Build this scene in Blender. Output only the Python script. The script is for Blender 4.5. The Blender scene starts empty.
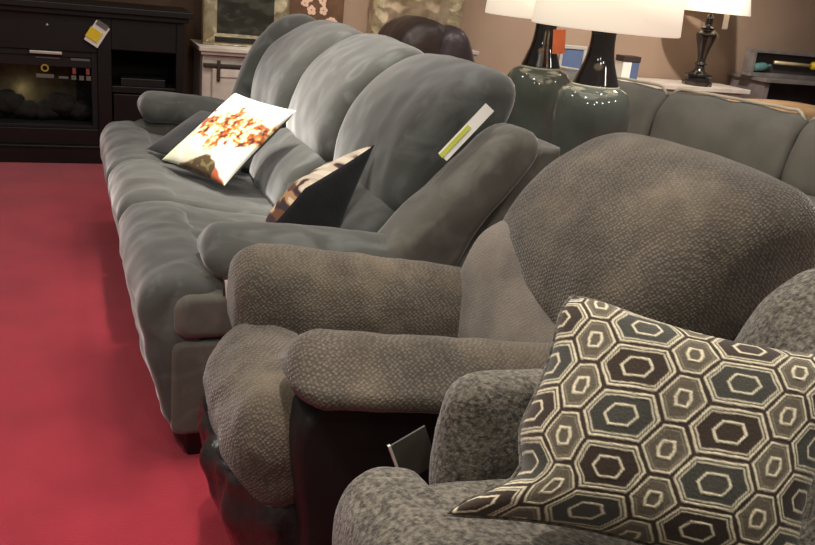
import bpy, bmesh, math, random
from mathutils import Vector, Matrix, noise
random.seed(5)
S = bpy.context.scene
COL = S.collection
PI = math.pi

# ------------------------------------------------------------------ node materials
def srgb(r, g, b):
    f = lambda c: (c/255/12.92) if c/255 <= .04045 else ((c/255+.055)/1.055)**2.4
    return (f(r), f(g), f(b), 1)

def new_mat(name):
    m = bpy.data.materials.new(name); m.use_nodes = True
    nt = m.node_tree; b = nt.nodes['Principled BSDF']
    return m, nt, b

def sset(b, k, v):
    if k in b.inputs: b.inputs[k].default_value = v

def noise_mix(nt, c1, c2, scale, detail=3, lo=.35, hi=.65, coord='Object'):
    tc = nt.nodes.new('ShaderNodeTexCoord')
    n = nt.nodes.new('ShaderNodeTexNoise'); n.inputs['Scale'].default_value = scale; n.inputs['Detail'].default_value = detail
    nt.links.new(tc.outputs[coord], n.inputs['Vector'])
    r = nt.nodes.new('ShaderNodeValToRGB')
    r.color_ramp.elements[0].position = lo; r.color_ramp.elements[0].color = c1
    r.color_ramp.elements[1].position = hi; r.color_ramp.elements[1].color = c2
    nt.links.new(n.outputs['Fac'], r.inputs['Fac'])
    return tc, n, r

def plain(name, c, rough=.5, metal=0, c2=None, scale=8, bump=0, bscale=60, spec=.5, sheen=0, coat=0):
    m, nt, b = new_mat(name)
    tc, n, r = noise_mix(nt, c, c2 or tuple(x*.88 for x in c[:3])+(1,), scale)
    nt.links.new(r.outputs['Color'], b.inputs['Base Color'])
    sset(b, 'Roughness', rough); sset(b, 'Metallic', metal); sset(b, 'Specular IOR Level', spec)
    sset(b, 'Sheen Weight', sheen); sset(b, 'Coat Weight', coat); sset(b, 'Coat Roughness', .08)
    if bump:
        n2 = nt.nodes.new('ShaderNodeTexNoise'); n2.inputs['Scale'].default_value = bscale; n2.inputs['Detail'].default_value = 4
        nt.links.new(tc.outputs['Object'], n2.inputs['Vector'])
        bp = nt.nodes.new('ShaderNodeBump'); bp.inputs['Strength'].default_value = bump; bp.inputs['Distance'].default_value = .01
        nt.links.new(n2.outputs['Fac'], bp.inputs['Height']); nt.links.new(bp.outputs['Normal'], b.inputs['Normal'])
    return m

def velvet(name, c1, c2, c3, sheen=.6):
    """brushed microfibre: cloudy nap patches stretched along the seat"""
    m, nt, b = new_mat(name)
    tc, n, r = noise_mix(nt, c1, c2, 5, 4, .32, .70)
    mp = nt.nodes.new('ShaderNodeMapping'); mp.inputs['Scale'].default_value = (3, 5, 3.5)
    nt.links.new(tc.outputs['Object'], mp.inputs['Vector'])
    n2 = nt.nodes.new('ShaderNodeTexNoise'); n2.inputs['Scale'].default_value = 2.2; n2.inputs['Detail'].default_value = 6; n2.inputs['Distortion'].default_value = .8
    nt.links.new(mp.outputs['Vector'], n2.inputs['Vector'])
    r2 = nt.nodes.new('ShaderNodeValToRGB'); r2.color_ramp.elements[0].position = .50; r2.color_ramp.elements[1].position = .68
    nt.links.new(n2.outputs['Fac'], r2.inputs['Fac'])
    mx = nt.nodes.new('ShaderNodeMix'); mx.data_type = 'RGBA'
    nt.links.new(r2.outputs['Color'], mx.inputs['Factor']); nt.links.new(r.outputs['Color'], mx.inputs['A']); mx.inputs['B'].default_value = c3
    nt.links.new(mx.outputs['Result'], b.inputs['Base Color'])
    sset(b, 'Roughness', .85); sset(b, 'Specular IOR Level', .2); sset(b, 'Sheen Weight', sheen); sset(b, 'Sheen Roughness', .4)
    n3 = nt.nodes.new('ShaderNodeTexNoise'); n3.inputs['Scale'].default_value = 160; n3.inputs['Detail'].default_value = 3
    nt.links.new(tc.outputs['Object'], n3.inputs['Vector'])
    bp = nt.nodes.new('ShaderNodeBump'); bp.inputs['Strength'].default_value = .15; bp.inputs['Distance'].default_value = .004
    nt.links.new(n3.outputs['Fac'], bp.inputs['Height']); nt.links.new(bp.outputs['Normal'], b.inputs['Normal'])
    return m

def waffle(name, c_lo, c_hi, c_patch, k=520, strength=.6):
    """chenille with a small diagonal diamond rib"""
    m, nt, b = new_mat(name)
    tc, n, r = noise_mix(nt, (.48, .48, .48, 1), (1, 1, 1, 1), 8, 6, .36, .66)
    mp = nt.nodes.new('ShaderNodeMapping'); mp.inputs['Rotation'].default_value = (.5, .6, .75); mp.inputs['Scale'].default_value = (1, 1, 1)
    nt.links.new(tc.outputs['Object'], mp.inputs['Vector'])
    vo = nt.nodes.new('ShaderNodeTexVoronoi'); vo.inputs['Scale'].default_value = k; vo.inputs['Randomness'].default_value = .42
    nt.links.new(mp.outputs['Vector'], vo.inputs['Vector'])
    rg = nt.nodes.new('ShaderNodeMapRange'); rg.inputs['From Min'].default_value = .62; rg.inputs['From Max'].default_value = .12
    nt.links.new(vo.outputs['Distance'], rg.inputs['Value'])
    mx = nt.nodes.new('ShaderNodeMix'); mx.data_type = 'RGBA'; mx.inputs['A'].default_value = c_lo; mx.inputs['B'].default_value = c_hi
    nt.links.new(rg.outputs[0], mx.inputs['Factor'])
    n2 = nt.nodes.new('ShaderNodeTexNoise'); n2.inputs['Scale'].default_value = 4.5; n2.inputs['Detail'].default_value = 4
    nt.links.new(tc.outputs['Object'], n2.inputs['Vector'])
    r2 = nt.nodes.new('ShaderNodeValToRGB'); r2.color_ramp.elements[0].position = .45; r2.color_ramp.elements[1].position = .75
    nt.links.new(n2.outputs['Fac'], r2.inputs['Fac'])
    mx2 = nt.nodes.new('ShaderNodeMix'); mx2.data_type = 'RGBA'; mx2.inputs['B'].default_value = c_patch
    h = nt.nodes.new('ShaderNodeMath'); h.operation = 'MULTIPLY'; h.inputs[1].default_value = .6
    nt.links.new(r2.outputs['Color'], h.inputs[0]); nt.links.new(h.outputs[0], mx2.inputs['Factor'])
    nt.links.new(mx.outputs['Result'], mx2.inputs['A'])
    mm = nt.nodes.new('ShaderNodeMix'); mm.data_type = 'RGBA'; mm.blend_type = 'MULTIPLY'; mm.inputs['Factor'].default_value = .7
    nt.links.new(mx2.outputs['Result'], mm.inputs['A']); nt.links.new(r.outputs['Color'], mm.inputs['B'])
    nt.links.new(mm.outputs['Result'], b.inputs['Base Color'])
    sset(b, 'Roughness', .9); sset(b, 'Specular IOR Level', .15); sset(b, 'Sheen Weight', .35); sset(b, 'Sheen Roughness', .4)
    bp = nt.nodes.new('ShaderNodeBump'); bp.inputs['Strength'].default_value = strength; bp.inputs['Distance'].default_value = .004
    nt.links.new(rg.outputs[0], bp.inputs['Height']); nt.links.new(bp.outputs['Normal'], b.inputs['Normal'])
    return m

def boucle(name, c1, c2):
    """short fuzzy nap with mottled flecks"""
    m, nt, b = new_mat(name)
    tc, n, r = noise_mix(nt, c1, c2, 95, 3, .36, .66)
    n1 = nt.nodes.new('ShaderNodeTexNoise'); n1.inputs['Scale'].default_value = 9
    nt.links.new(tc.outputs['Object'], n1.inputs['Vector'])
    r1 = nt.nodes.new('ShaderNodeValToRGB'); r1.color_ramp.elements[0].color = (.7, .7, .7, 1); r1.color_ramp.elements[0].position = .3; r1.color_ramp.elements[1].position = .7
    nt.links.new(n1.outputs['Fac'], r1.inputs['Fac'])
    mm = nt.nodes.new('ShaderNodeMix'); mm.data_type = 'RGBA'; mm.blend_type = 'MULTIPLY'; mm.inputs['Factor'].default_value = 1
    nt.links.new(r.outputs['Color'], mm.inputs['A']); nt.links.new(r1.outputs['Color'], mm.inputs['B'])
    nt.links.new(mm.outputs['Result'], b.inputs['Base Color'])
    sset(b, 'Roughness', .95); sset(b, 'Specular IOR Level', .1); sset(b, 'Sheen Weight', .3)
    n3 = nt.nodes.new('ShaderNodeTexNoise'); n3.inputs['Scale'].default_value = 140; n3.inputs['Detail'].default_value = 4
    nt.links.new(tc.outputs['Object'], n3.inputs['Vector'])
    bp = nt.nodes.new('ShaderNodeBump'); bp.inputs['Strength'].default_value = .9; bp.inputs['Distance'].default_value = .006
    nt.links.new(n3.outputs['Fac'], bp.inputs['Height']); nt.links.new(bp.outputs['Normal'], b.inputs['Normal'])
    return m

def painted(name, rough=.8, sheen=.2, bump=.25):
    m, nt, b = new_mat(name)
    a = nt.nodes.new('ShaderNodeVertexColor'); a.layer_name = 'print'
    nt.links.new(a.outputs['Color'], b.inputs['Base Color'])
    sset(b, 'Roughness', rough); sset(b, 'Specular IOR Level', .15); sset(b, 'Sheen Weight', sheen)
    tc = nt.nodes.new('ShaderNodeTexCoord')
    n3 = nt.nodes.new('ShaderNodeTexNoise'); n3.inputs['Scale'].default_value = 220; n3.inputs['Detail'].default_value = 3
    nt.links.new(tc.outputs['Object'], n3.inputs['Vector'])
    bp = nt.nodes.new('ShaderNodeBump'); bp.inputs['Strength'].default_value = bump; bp.inputs['Distance'].default_value = .003
    nt.links.new(n3.outputs['Fac'], bp.inputs['Height']); nt.links.new(bp.outputs['Normal'], b.inputs['Normal'])
    return m

def emit(name, c, s):
    m, nt, b = new_mat(name)
    sset(b, 'Base Color', c); sset(b, 'Emission Color', c); sset(b, 'Emission Strength', s); sset(b, 'Roughness', .7)
    return m

def clear_plastic(name):
    m, nt, b = new_mat(name)
    out = nt.nodes['Material Output']
    g = nt.nodes.new('ShaderNodeBsdfGlossy'); g.inputs['Roughness'].default_value = .2; g.inputs['Color'].default_value = (1, .97, .9, 1)
    t = nt.nodes.new('ShaderNodeBsdfTransparent'); t.inputs['Color'].default_value = (.95, .95, .93, 1)
    lw = nt.nodes.new('ShaderNodeLayerWeight'); lw.inputs['Blend'].default_value = .22
    mx = nt.nodes.new('ShaderNodeMixShader')
    nt.links.new(lw.outputs['Fresnel'], mx.inputs['Fac']); nt.links.new(t.outputs[0], mx.inputs[1]); nt.links.new(g.outputs[0], mx.inputs[2])
    nt.links.new(mx.outputs[0], out.inputs['Surface'])
    tc = nt.nodes.new('ShaderNodeTexCoord'); n3 = nt.nodes.new('ShaderNodeTexNoise'); n3.inputs['Scale'].default_value = 9; n3.inputs['Detail'].default_value = 2
    nt.links.new(tc.outputs['Object'], n3.inputs['Vector'])
    bp = nt.nodes.new('ShaderNodeBump'); bp.inputs['Strength'].default_value = .8; bp.inputs['Distance'].default_value = .03
    nt.links.new(n3.outputs['Fac'], bp.inputs['Height']); nt.links.new(bp.outputs['Normal'], g.inputs['Normal'])
    return m

M = dict(
    carpet=plain('red_carpet', srgb(190, 50, 68), .95, 0, srgb(174, 42, 60), 3.5, .5, 260, .1, .3),
    wall=plain('brown_wall', srgb(160, 136, 116), .9, 0, srgb(152, 128, 109), 2, .1, 90, .2),
    wall_dark=plain('dark_wall', srgb(96, 76, 62), .9, 0, srgb(88, 68, 55), 2, .1, 90, .2),
    base=plain('baseboard_paint', srgb(60, 50, 44), .6),
    micro=velvet('grey_microfibre', srgb(73, 73, 69), srgb(88, 89, 85), srgb(103, 105, 102), .75),
    micro_dark=velvet('grey_microfibre_shell', srgb(86, 83, 76), srgb(102, 99, 91), srgb(114, 111, 103)),
    waf=waffle('taupe_waffle_chenille', srgb(80, 73, 65), srgb(116, 107, 95), srgb(138, 124, 104), 132, .42),
    smooth=waffle('taupe_smooth_nap', srgb(112, 104, 96), srgb(126, 118, 108), srgb(132, 122, 112), 150, .25),
    bou=boucle('grey_fuzzy_nap', srgb(74, 69, 62), srgb(136, 128, 114)),
    leather=plain('black_leather', srgb(50, 44, 43), .28, 0, srgb(38, 33, 32), 20, .35, 55, .5),
    blackside=plain('black_vinyl', srgb(22, 20, 19), .6, 0, srgb(18, 16, 15), 20),
    black=plain('black_plastic', srgb(20, 19, 19), .45),
    blackfab=plain('black_velvet', srgb(30, 30, 31), .9, 0, srgb(24, 24, 25), 12, .2, 90, .1, .4),
    hexp=painted('hexagon_weave', .85, .25, .4),
    print=painted('printed_canvas', .75, .1, .15),
    sofa2=plain('grey_green_cloth', srgb(134, 131, 122), .9, 0, srgb(122, 120, 112), 5, .2, 160, .15, .2),
    cream=plain('cream_piping', srgb(235, 225, 200), .6),
    fire=plain('espresso_wood', srgb(27, 23, 22), .42, 0, srgb(20, 17, 16), 7, .05, 40, .4),
    firein=plain('firebox_black', srgb(14, 13, 12), .7),
    log=plain('charred_log', srgb(30, 26, 23), .9, 0, srgb(18, 15, 14), 30, .6, 40),
    brick=plain('firebox_backing', srgb(78, 70, 52), .9, 0, srgb(58, 52, 38), 20),
    silver=plain('brushed_silver', srgb(215, 210, 200), .3, .4),
    chrome=plain('silver_frame', srgb(240, 228, 198), .3, .25, srgb(196, 178, 144), 10, .8, 22),
    mirror=plain('mirror_glass', srgb(112, 112, 102), .12, .6, srgb(84, 84, 76), 3),
    paleart=plain('pale_panel', srgb(232, 212, 184), .45, .1, srgb(150, 125, 98), 6),
    whitecab=plain('whitewashed_wood', srgb(214, 203, 190), .6, 0, srgb(196, 184, 170), 9, .1, 50),
    ironband=plain('dark_iron', srgb(70, 60, 54), .5, .3),
    tan=plain('tan_cloth', srgb(196, 158, 116), .85, 0, srgb(176, 136, 92), 8),
    greycab=plain('grey_wood', srgb(124, 116, 112), .6, 0, srgb(104, 97, 94), 9, .15, 40),
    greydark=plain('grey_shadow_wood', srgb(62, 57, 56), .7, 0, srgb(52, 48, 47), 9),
    ceramic=plain('teal_grey_ceramic', srgb(92, 99, 92), .06, 0, srgb(82, 89, 82), 6, 0, 60, .8),
    ceramicb=plain('black_ceramic', srgb(38, 34, 32), .07, 0, srgb(30, 27, 26), 6, 0, 60, .8),
    ring=plain('pale_ring', srgb(176, 178, 164), .25),
    shade=emit('emissive_lamp_shade', srgb(250, 236, 212), .55),  # mild glow put into the shades in place of overhead light; no bulb
    orange=plain('orange_card', srgb(238, 128, 84), .6),
    white=plain('white_card', srgb(240, 236, 226), .6),
    yellow=plain('yellow_card', srgb(246, 214, 40), .6),
    lime=plain('lime_card', srgb(200, 206, 70), .6),
    greycard=plain('grey_card', srgb(84, 81, 74), .5),
    blue=plain('blue_card', srgb(92, 108, 140), .4),
    plum=plain('plum_leather', srgb(74, 60, 56), .42, 0, srgb(62, 50, 48), 12, .2, 50, .5),
    plumshell=plain('plum_leather_shell', srgb(82, 72, 76), .35, 0, srgb(70, 60, 64), 12, .2, 50, .6),
    art=plain('floral_ground', srgb(104, 74, 50), .8, 0, srgb(84, 58, 40), 8),
    petal=plain('petal_paint', srgb(224, 186, 160), .8),
    darkwood=plain('dark_table_wood', srgb(52, 40, 34), .45, 0, srgb(40, 30, 26), 9),
    teal=plain('teal_glass', srgb(92, 134, 130), .15),
    gold=plain('pale_gold', srgb(226, 206, 160), .3, .3),
    plastic=clear_plastic('clear_wrap'),
    redmark=plain('red_mark', srgb(150, 70, 60), .6),
    greymark=plain('grey_mark', srgb(112, 108, 100), .6),
    goldmark=plain('gold_mark', srgb(190, 160, 50), .6),
)

# ------------------------------------------------------------------ object helpers
def thing(name, label, cat, loc=(0, 0, 0), rotz=0, group=None):
    o = bpy.data.objects.new(name, None); COL.objects.link(o)
    o.empty_display_size = .1
    o.location = loc; o.rotation_euler = (0, 0, rotz); o['label'] = label; o['category'] = cat
    if group: o['group'] = group
    return o

def tag(o, label, cat, group=None):
    o['label'] = label; o['category'] = cat
    if group: o['group'] = group
    return o

def rootof(o):
    while o.parent: o = o.parent
    return o

def obj(name, bm, mat, parent=None, smooth=True, local=True, origin=None, label=None):
    """link bm as ONE mesh object; local=False means bm is in world space (root Empty carries the place)"""
    if parent and not local:
        r = rootof(parent)
        mw = Matrix.Translation(r.location) @ Matrix.Rotation(r.rotation_euler.z, 4, 'Z')
        bmesh.ops.transform(bm, matrix=mw.inverted(), verts=bm.verts)
    if origin is not None:
        bmesh.ops.translate(bm, vec=-Vector(origin), verts=bm.verts)
    bmesh.ops.recalc_face_normals(bm, faces=bm.faces)
    me = bpy.data.meshes.new(name); bm.to_mesh(me); bm.free()
    for p in me.polygons: p.use_smooth = smooth
    me.materials.append(mat)
    o = bpy.data.objects.new(name, me); COL.objects.link(o)
    if origin is not None: o.location = origin
    if parent: o.parent = parent
    if label: o['label'] = label
    return o

def struct(name, bm, mat):
    o = obj(name, bm, mat, None, False); o['kind'] = 'structure'; return o

def smooth_closed(pts, n=72):
    """closed Catmull-Rom through pts, resampled evenly"""
    N = len(pts); out = []
    for i in range(N):
        p0, p1, p2, p3 = (Vector(pts[(i+k-1) % N]) for k in range(4))
        for s in range(14):
            t = s/14
            out.append(.5*((2*p1)+(p2-p0)*t+(2*p0-5*p1+4*p2-p3)*t*t+(3*p1-p0-3*p2+p3)*t**3))
    L = [0]
    for i in range(len(out)): L.append(L[-1]+(out[(i+1) % len(out)]-out[i]).length)
    res = []; j = 0
    for k in range(n):
        d = L[-1]*k/n
        while L[j+1] < d: j += 1
        f = (d-L[j])/max(1e-9, L[j+1]-L[j])
        res.append(out[j].lerp(out[(j+1) % len(out)], f))
    return res

def loft(bm, pts, a0, a1, r=(.05, .05), axis='y', puff=0, nv=26, warp=None, n=72, wob=0, wf=6, seed=0, raw=False, pw=.6):
    """a soft slab: the closed 2-D profile pts swept along axis from a0 to a1 with rounded ends"""
    P = [Vector(p) for p in pts] if raw else smooth_closed(pts, n)
    n = len(P)
    area = sum(P[i].x*P[(i+1) % n].y-P[(i+1) % n].x*P[i].y for i in range(n))
    sg = 1 if area > 0 else -1
    nor = []
    for i in range(n):
        t = (P[(i+1) % n]-P[i-1]); nn = Vector((t.y, -t.x))*sg
        nor.append(nn.normalized() if nn.length > 1e-9 else Vector((0, 0)))
    # principal axes of the profile: the rounded ends shrink along them
    ctr = sum(P, Vector((0, 0)))/n
    sxx = sum((p.x-ctr.x)**2 for p in P); syy = sum((p.y-ctr.y)**2 for p in P); sxy = sum((p.x-ctr.x)*(p.y-ctr.y) for p in P)
    an = .5*math.atan2(2*sxy, sxx-syy); A1 = Vector((math.cos(an), math.sin(an))); A2 = Vector((-A1.y, A1.x))
    lo1, hi1 = min((p-ctr).dot(A1) for p in P), max((p-ctr).dot(A1) for p in P)
    lo2, hi2 = min((p-ctr).dot(A2) for p in P), max((p-ctr).dot(A2) for p in P)
    ctr = ctr+A1*(lo1+hi1)/2+A2*(lo2+hi2)/2; h1 = (hi1-lo1)/2; h2 = (hi2-lo2)/2
    st = []
    k = 7
    for i in range(k): th = (PI/2)*i/k; st.append((a0+r[0]*(1-math.cos(th)) if False else a0+r[0]*(1-math.cos(th)), r[0]*(1-math.sin(th))))
    m = max(2, nv)
    for i in range(m+1): st.append((a0+r[0]+(a1-a0-r[0]-r[1])*i/m, 0))
    for i in range(k-1, -1, -1): th = (PI/2)*i/k; st.append((a1-r[1]*(1-math.cos(th)), r[1]*(1-math.sin(th))))
    rings = []
    for a, off in st:
        t = (a-a0)/(a1-a0); pf = puff*(max(0, math.sin(PI*t))**pw)
        ring = []
        for i in range(n):
            q = P[i]
            if off:
                d1, d2 = (q-ctr).dot(A1), (q-ctr).dot(A2)
                q = ctr+A1*d1*max(.12, 1-off/h1)+A2*d2*max(.12, 1-off/h2)
            q = q+nor[i]*pf
            c = Vector((q.x, a, q.y)) if axis == 'y' else (Vector((a, q.x, q.y)) if axis == 'x' else Vector((q.x, q.y, a)))
            if warp: c = Vector(warp(c))
            ring.append(bm.verts.new(c))
        rings.append(ring)
    for a, b in zip(rings, rings[1:]):
        for i in range(n): bm.faces.new((a[i], a[(i+1) % n], b[(i+1) % n], b[i]))
    bm.faces.new(rings[0]); bm.faces.new(rings[-1])
    if wob:
        bm.normal_update()
        for v in bm.verts:
            v.co += v.normal*wob*(noise.noise(v.co*wf+Vector((seed*3.1, seed, 0)))+.5*noise.noise(v.co*wf*2.3+Vector((0, seed, seed))))
    return bm

def B(): return bmesh.new()

def box(bm, x0, x1, y0, y1, z0, z1, bev=0.004):
    g = bmesh.ops.create_cube(bm, size=1)
    for v in g['verts']:
        v.co = Vector(((x0+x1)/2+v.co.x*(x1-x0), (y0+y1)/2+v.co.y*(y1-y0), (z0+z1)/2+v.co.z*(z1-z0)))
    if bev:
        es = list({e for v in g['verts'] for e in v.link_edges})
        bmesh.ops.bevel(bm, geom=es, offset=min(bev, .45*min(x1-x0, y1-y0, z1-z0)), segments=2, affect='EDGES', profile=.5)
    return bm

def lathe(bm, prof, cx=0, cy=0, n=40, cap=True):
    rings = []
    for r, z in prof:
        rings.append([bm.verts.new((cx+r*math.cos(2*PI*i/n), cy+r*math.sin(2*PI*i/n), z)) for i in range(n)])
    for a, b in zip(rings, rings[1:]):
        for i in range(n): bm.faces.new((a[i], a[(i+1) % n], b[(i+1) % n], b[i]))
    if cap: bm.faces.new(rings[0]); bm.faces.new(rings[-1])
    return bm

def smooth_prof(pts, m=6):
    out = []
    for i in range(len(pts)-1):
        p0 = Vector(pts[max(0, i-1)]); p1 = Vector(pts[i]); p2 = Vector(pts[i+1]); p3 = Vector(pts[min(len(pts)-1, i+2)])
        for s in range(m):
            t = s/m; q = .5*((2*p1)+(p2-p0)*t+(2*p0-5*p1+4*p2-p3)*t*t+(3*p1-p0-3*p2+p3)*t**3)
            out.append((max(.001, q.x), q.y))
    out.append(pts[-1]); return out

def tube(bm, pts, r=.006, n=8):
    pts = [Vector(p) for p in pts]; rings = []
    for i, p in enumerate(pts):
        d = (pts[min(i+1, len(pts)-1)]-pts[max(0, i-1)]).normalized()
        u = d.cross(Vector((0, 0, 1))); u = u.normalized() if u.length > .01 else Vector((1, 0, 0)); w = d.cross(u)
        rings.append([bm.verts.new(p+(u*math.cos(2*PI*k/n)+w*math.sin(2*PI*k/n))*r) for k in range(n)])
    for a, b in zip(rings, rings[1:]):
        for k in range(n): bm.faces.new((a[k], a[(k+1) % n], b[(k+1) % n], b[k]))
    bm.faces.new(rings[0]); bm.faces.new(rings[-1]); return bm

def card(bm, o, ux, uy, w, h, t=.003):
    """thin card: o = lower left corner, ux/uy its directions"""
    o = Vector(o); ux = Vector(ux).normalized(); uy = (Vector(uy)-ux*Vector(uy).dot(ux)).normalized(); nn = ux.cross(uy)
    vs = [[bm.verts.new(o+ux*a*w+uy*b*h+nn*t*(s-.5)) for a, b in ((0, 0), (1, 0), (1, 1), (0, 1))] for s in (0, 1)]
    bm.faces.new(vs[0]); bm.faces.new(vs[1])
    for i in range(4): bm.faces.new((vs[0][i], vs[0][(i+1) % 4], vs[1][(i+1) % 4], vs[1][i]))
    return bm

# ------------------------------------------------------------------ the setting
bm = B(); box(bm, -3.2, 8.2, -1.2, 7.0, -.06, 0, 0); struct('floor', bm, M['carpet'])
bm = B(); box(bm, 1.15, 8.2, 6.9, 7.0, 0, 3.2, 0); struct('wall_back', bm, M['wall'])
bm = B(); box(bm, -3.2, 1.15, 6.9, 7.0, 0, 3.2, 0); struct('wall_back_left', bm, M['wall_dark'])
bm = B(); box(bm, 1.2, 8.2, 6.875, 6.9, 0, .1); struct('baseboard_back', bm, M['base'])

# ------------------------------------------------------------------ long grey reclining sofa
LS = 2.46
sofa = thing('reclining_sofa', 'long grey microfibre reclining sofa on the red carpet holding two printed pillows', 'sofa', (.255, 2.30, 0), math.radians(.3))
mc = M['micro']
# base frame, feet
bm = B(); loft(bm, [(.03, .10), (.03, .40), (.5, .41), (.98, .41), (.98, .10), (.5, .09)], .04, LS-.04, (.03, .03), wob=.004)
obj('base', bm, M['micro_dark'], sofa)
for u in (.05, .85):
    for v in (.03, LS-.14):
        bm = B(); box(bm, u, u+.12, v, v+.1, 0, .12, .01); obj('foot', bm, M['black'], sofa, False)
# end panels under the arm (near and far)
def rrect(x0, x1, z0, z1, q):
    out = []
    for cx, cz, a0 in ((x1-q, z1-q, 0), (x0+q, z1-q, 90), (x0+q, z0+q, 180), (x1-q, z0+q, 270)):
        for k in range(6):
            a = math.radians(a0+18*k); out.append((cx+q*math.cos(a), cz+q*math.sin(a)))
    return out
for v0, v1 in ((-.012, .07), (LS-.07, LS+.012)):
    bm = B(); loft(bm, rrect(.0, .95, .095, .40, .03), v0, v1, (.018, .018), nv=3, raw=True); obj('end_panel', bm, M['micro_dark'], sofa)
    bm = B(); loft(bm, rrect(.005, .93, .408, .545, .045), v0-.006, v1+.006, (.025, .025), nv=3, raw=True); obj('end_panel', bm, M['micro_dark'], sofa)
bk = [.20, .88, 1.56, 2.24]
def rdroop(v0):
    return None
for i in range(3):
    a, b = bk[i], bk[i+1]
    fa = a if i else -.004; fb = b if i < 2 else LS+.004
    pr = [(-.075, .42), (-.09, .50), (-.05, .57), (.03, .59), (.12, .57), (.13, .48), (.08, .38), (.065, .28), (.06, .14), (.04, .09), (.0, .11), (-.045, .26)]
    bm = B(); loft(bm, pr, fa+.004, fb-.004, (.045, .045), puff=.012, wob=.012, wf=7, seed=i, nv=34)
    obj('leg_rest_pad', bm, mc, sofa)
    pr = [(.02, .45), (.02, .54), (.06, .585), (.2, .56), (.45, .525), (.64, .50), (.66, .42), (.3, .40), (.06, .41)]
    bm = B(); loft(bm, pr, a+.004, b-.004, (.04, .04), puff=.008, wob=.008, wf=8, seed=i+4, nv=34)
    obj('seat_cushion', bm, mc, sofa)
    dx = .03*(1-i)
    pr = [(.53, .52), (.53, .60), (.58, .69), (.68, .75), (.80, .70), (.80, .55), (.66, .50)]
    bm = B(); loft(bm, [(p[0]+dx, p[1]) for p in pr], a+.01, b-.01, (.06, .06), puff=.015, wob=.006, seed=i+8)
    obj('lumbar_cushion', bm, mc, sofa)
    pr = [(.68, .73), (.69, .87), (.75, 1.00), (.85, 1.10), (.97, 1.165), (1.07, 1.165), (1.10, 1.10), (1.03, .93), (.90, .74), (.75, .70)]
    bm = B(); loft(bm, [(p[0]+dx, p[1]+.008*i) for p in pr], a+.002, b-.002, (.07, .07), puff=.022, wob=.008, wf=5, seed=i+12, nv=30)
    obj('back_cushion', bm, mc, sofa)
# back wings: one at each end
pr = [(.62, .55), (.665, .665), (.87, .88), (.985, .995), (1.055, 1.03), (1.115, 1.005), (1.10, .93), (.96, .735), (.84, .52), (.71, .49)]
bm = B(); loft(bm, pr, .0, .22, (.05, .07), wob=.006, puff=.01); obj('back_wing', bm, M['micro_dark'], sofa)
pr = [(.56, .62), (.60, .80), (.69, 1.02), (.81, 1.155), (.93, 1.20), (1.02, 1.16), (1.04, 1.08), (.98, .86), (.86, .62), (.68, .56)]
bm = B(); loft(bm, pr, LS-.225, LS, (.085, .10), wob=.006, puff=.014); obj('back_wing', bm, mc, sofa)
# outer shell behind
pr = [(.80, .10), (.80, .50), (.96, .70), (1.10, .955), (1.17, .985), (1.205, .95), (1.12, .60), (1.06, .10)]
bm = B(); loft(bm, pr, .015, LS-.015, (.02, .02), wob=.003); obj('back_shell', bm, M['micro_dark'], sofa)
# arms
def sofa_arm(v0, v1, lift=0):
    w = v1-v0
    pr = [(v0, .585), (v0-.01, .65), (v0+.04, .70), (v0+w/2, .72), (v1-.04, .70), (v1+.01, .65), (v1, .585), (v0+w/2, .565)]
    bm = B(); loft(bm, pr, .09, .86, (.07, .05), axis='x', nv=26, wob=.007, wf=7, warp=lambda c: (c.x, c.y, c.z+lift-.10*max(0, (c.x-.2))**1.2))
    return bm
ARM1 = obj('arm', sofa_arm(.01, .235), mc, sofa)
obj('arm', sofa_arm(LS-.26, LS-.01, .05), mc, sofa)
for v0, v1 in ((.03, .215), (LS-.235, LS-.03)):
    bm = B(); loft(bm, [(.10, .42), (.09, .60), (.5, .62), (.9, .58), (.9, .42)], v0, v1, (.02, .02), nv=6); obj('arm_panel', bm, M['micro_dark'], sofa)

# ------------------------------------------------------------------ taupe recliner with black leather base
rec = thing('recliner', 'taupe waffle-textured recliner with black leather base beside the sofa end', 'recliner', (.85, 1.78, 0))
wf_ = M['waf']
def W(bm, name, mat, par=rec, label=None): return obj(name, bm, mat, par, True, False, None, label)
def rarm(y0, y1, x0, x1, zt, h=.20, drop=.11, seed=0, wob=.006, bul=.02):
    c = (y0+y1)/2
    pr = [(y0+.005, zt-h+.03), (y0-bul*.5, zt-h*.55), (y0+.02, zt-.05), (c-.03, zt), (c+.03, zt), (y1-.02, zt-.05), (y1+bul*.5, zt-h*.55), (y1-.005, zt-h+.03), (c, zt-h)]
    bm = B()
    return loft(bm, pr, x0, x1, (.075, .05), axis='x', nv=30, wob=wob, wf=8, seed=seed, warp=lambda p: (p.x, p.y, p.z-drop*max(0, (p.x-x0-.08))/(x1-x0)))
W(rarm(1.95, 2.17, .375, 1.16, .765, .27, .11, 1), 'arm', wf_)
W(rarm(1.42, 1.65, .395, 1.16, .745, .145, .09, 2), 'arm', wf_)
# side panels under the arms
for y0, y1 in ((1.47, 1.60), (2.0, 2.13)):
    bm = B(); loft(bm, [(.47, .06), (.44, .3), (.44, .60), (.8, .61), (1.2, .52), (1.22, .06)], y0, y1, (.02, .02), nv=4, n=80); W(bm, 'side_panel', M['blackside'])
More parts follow.
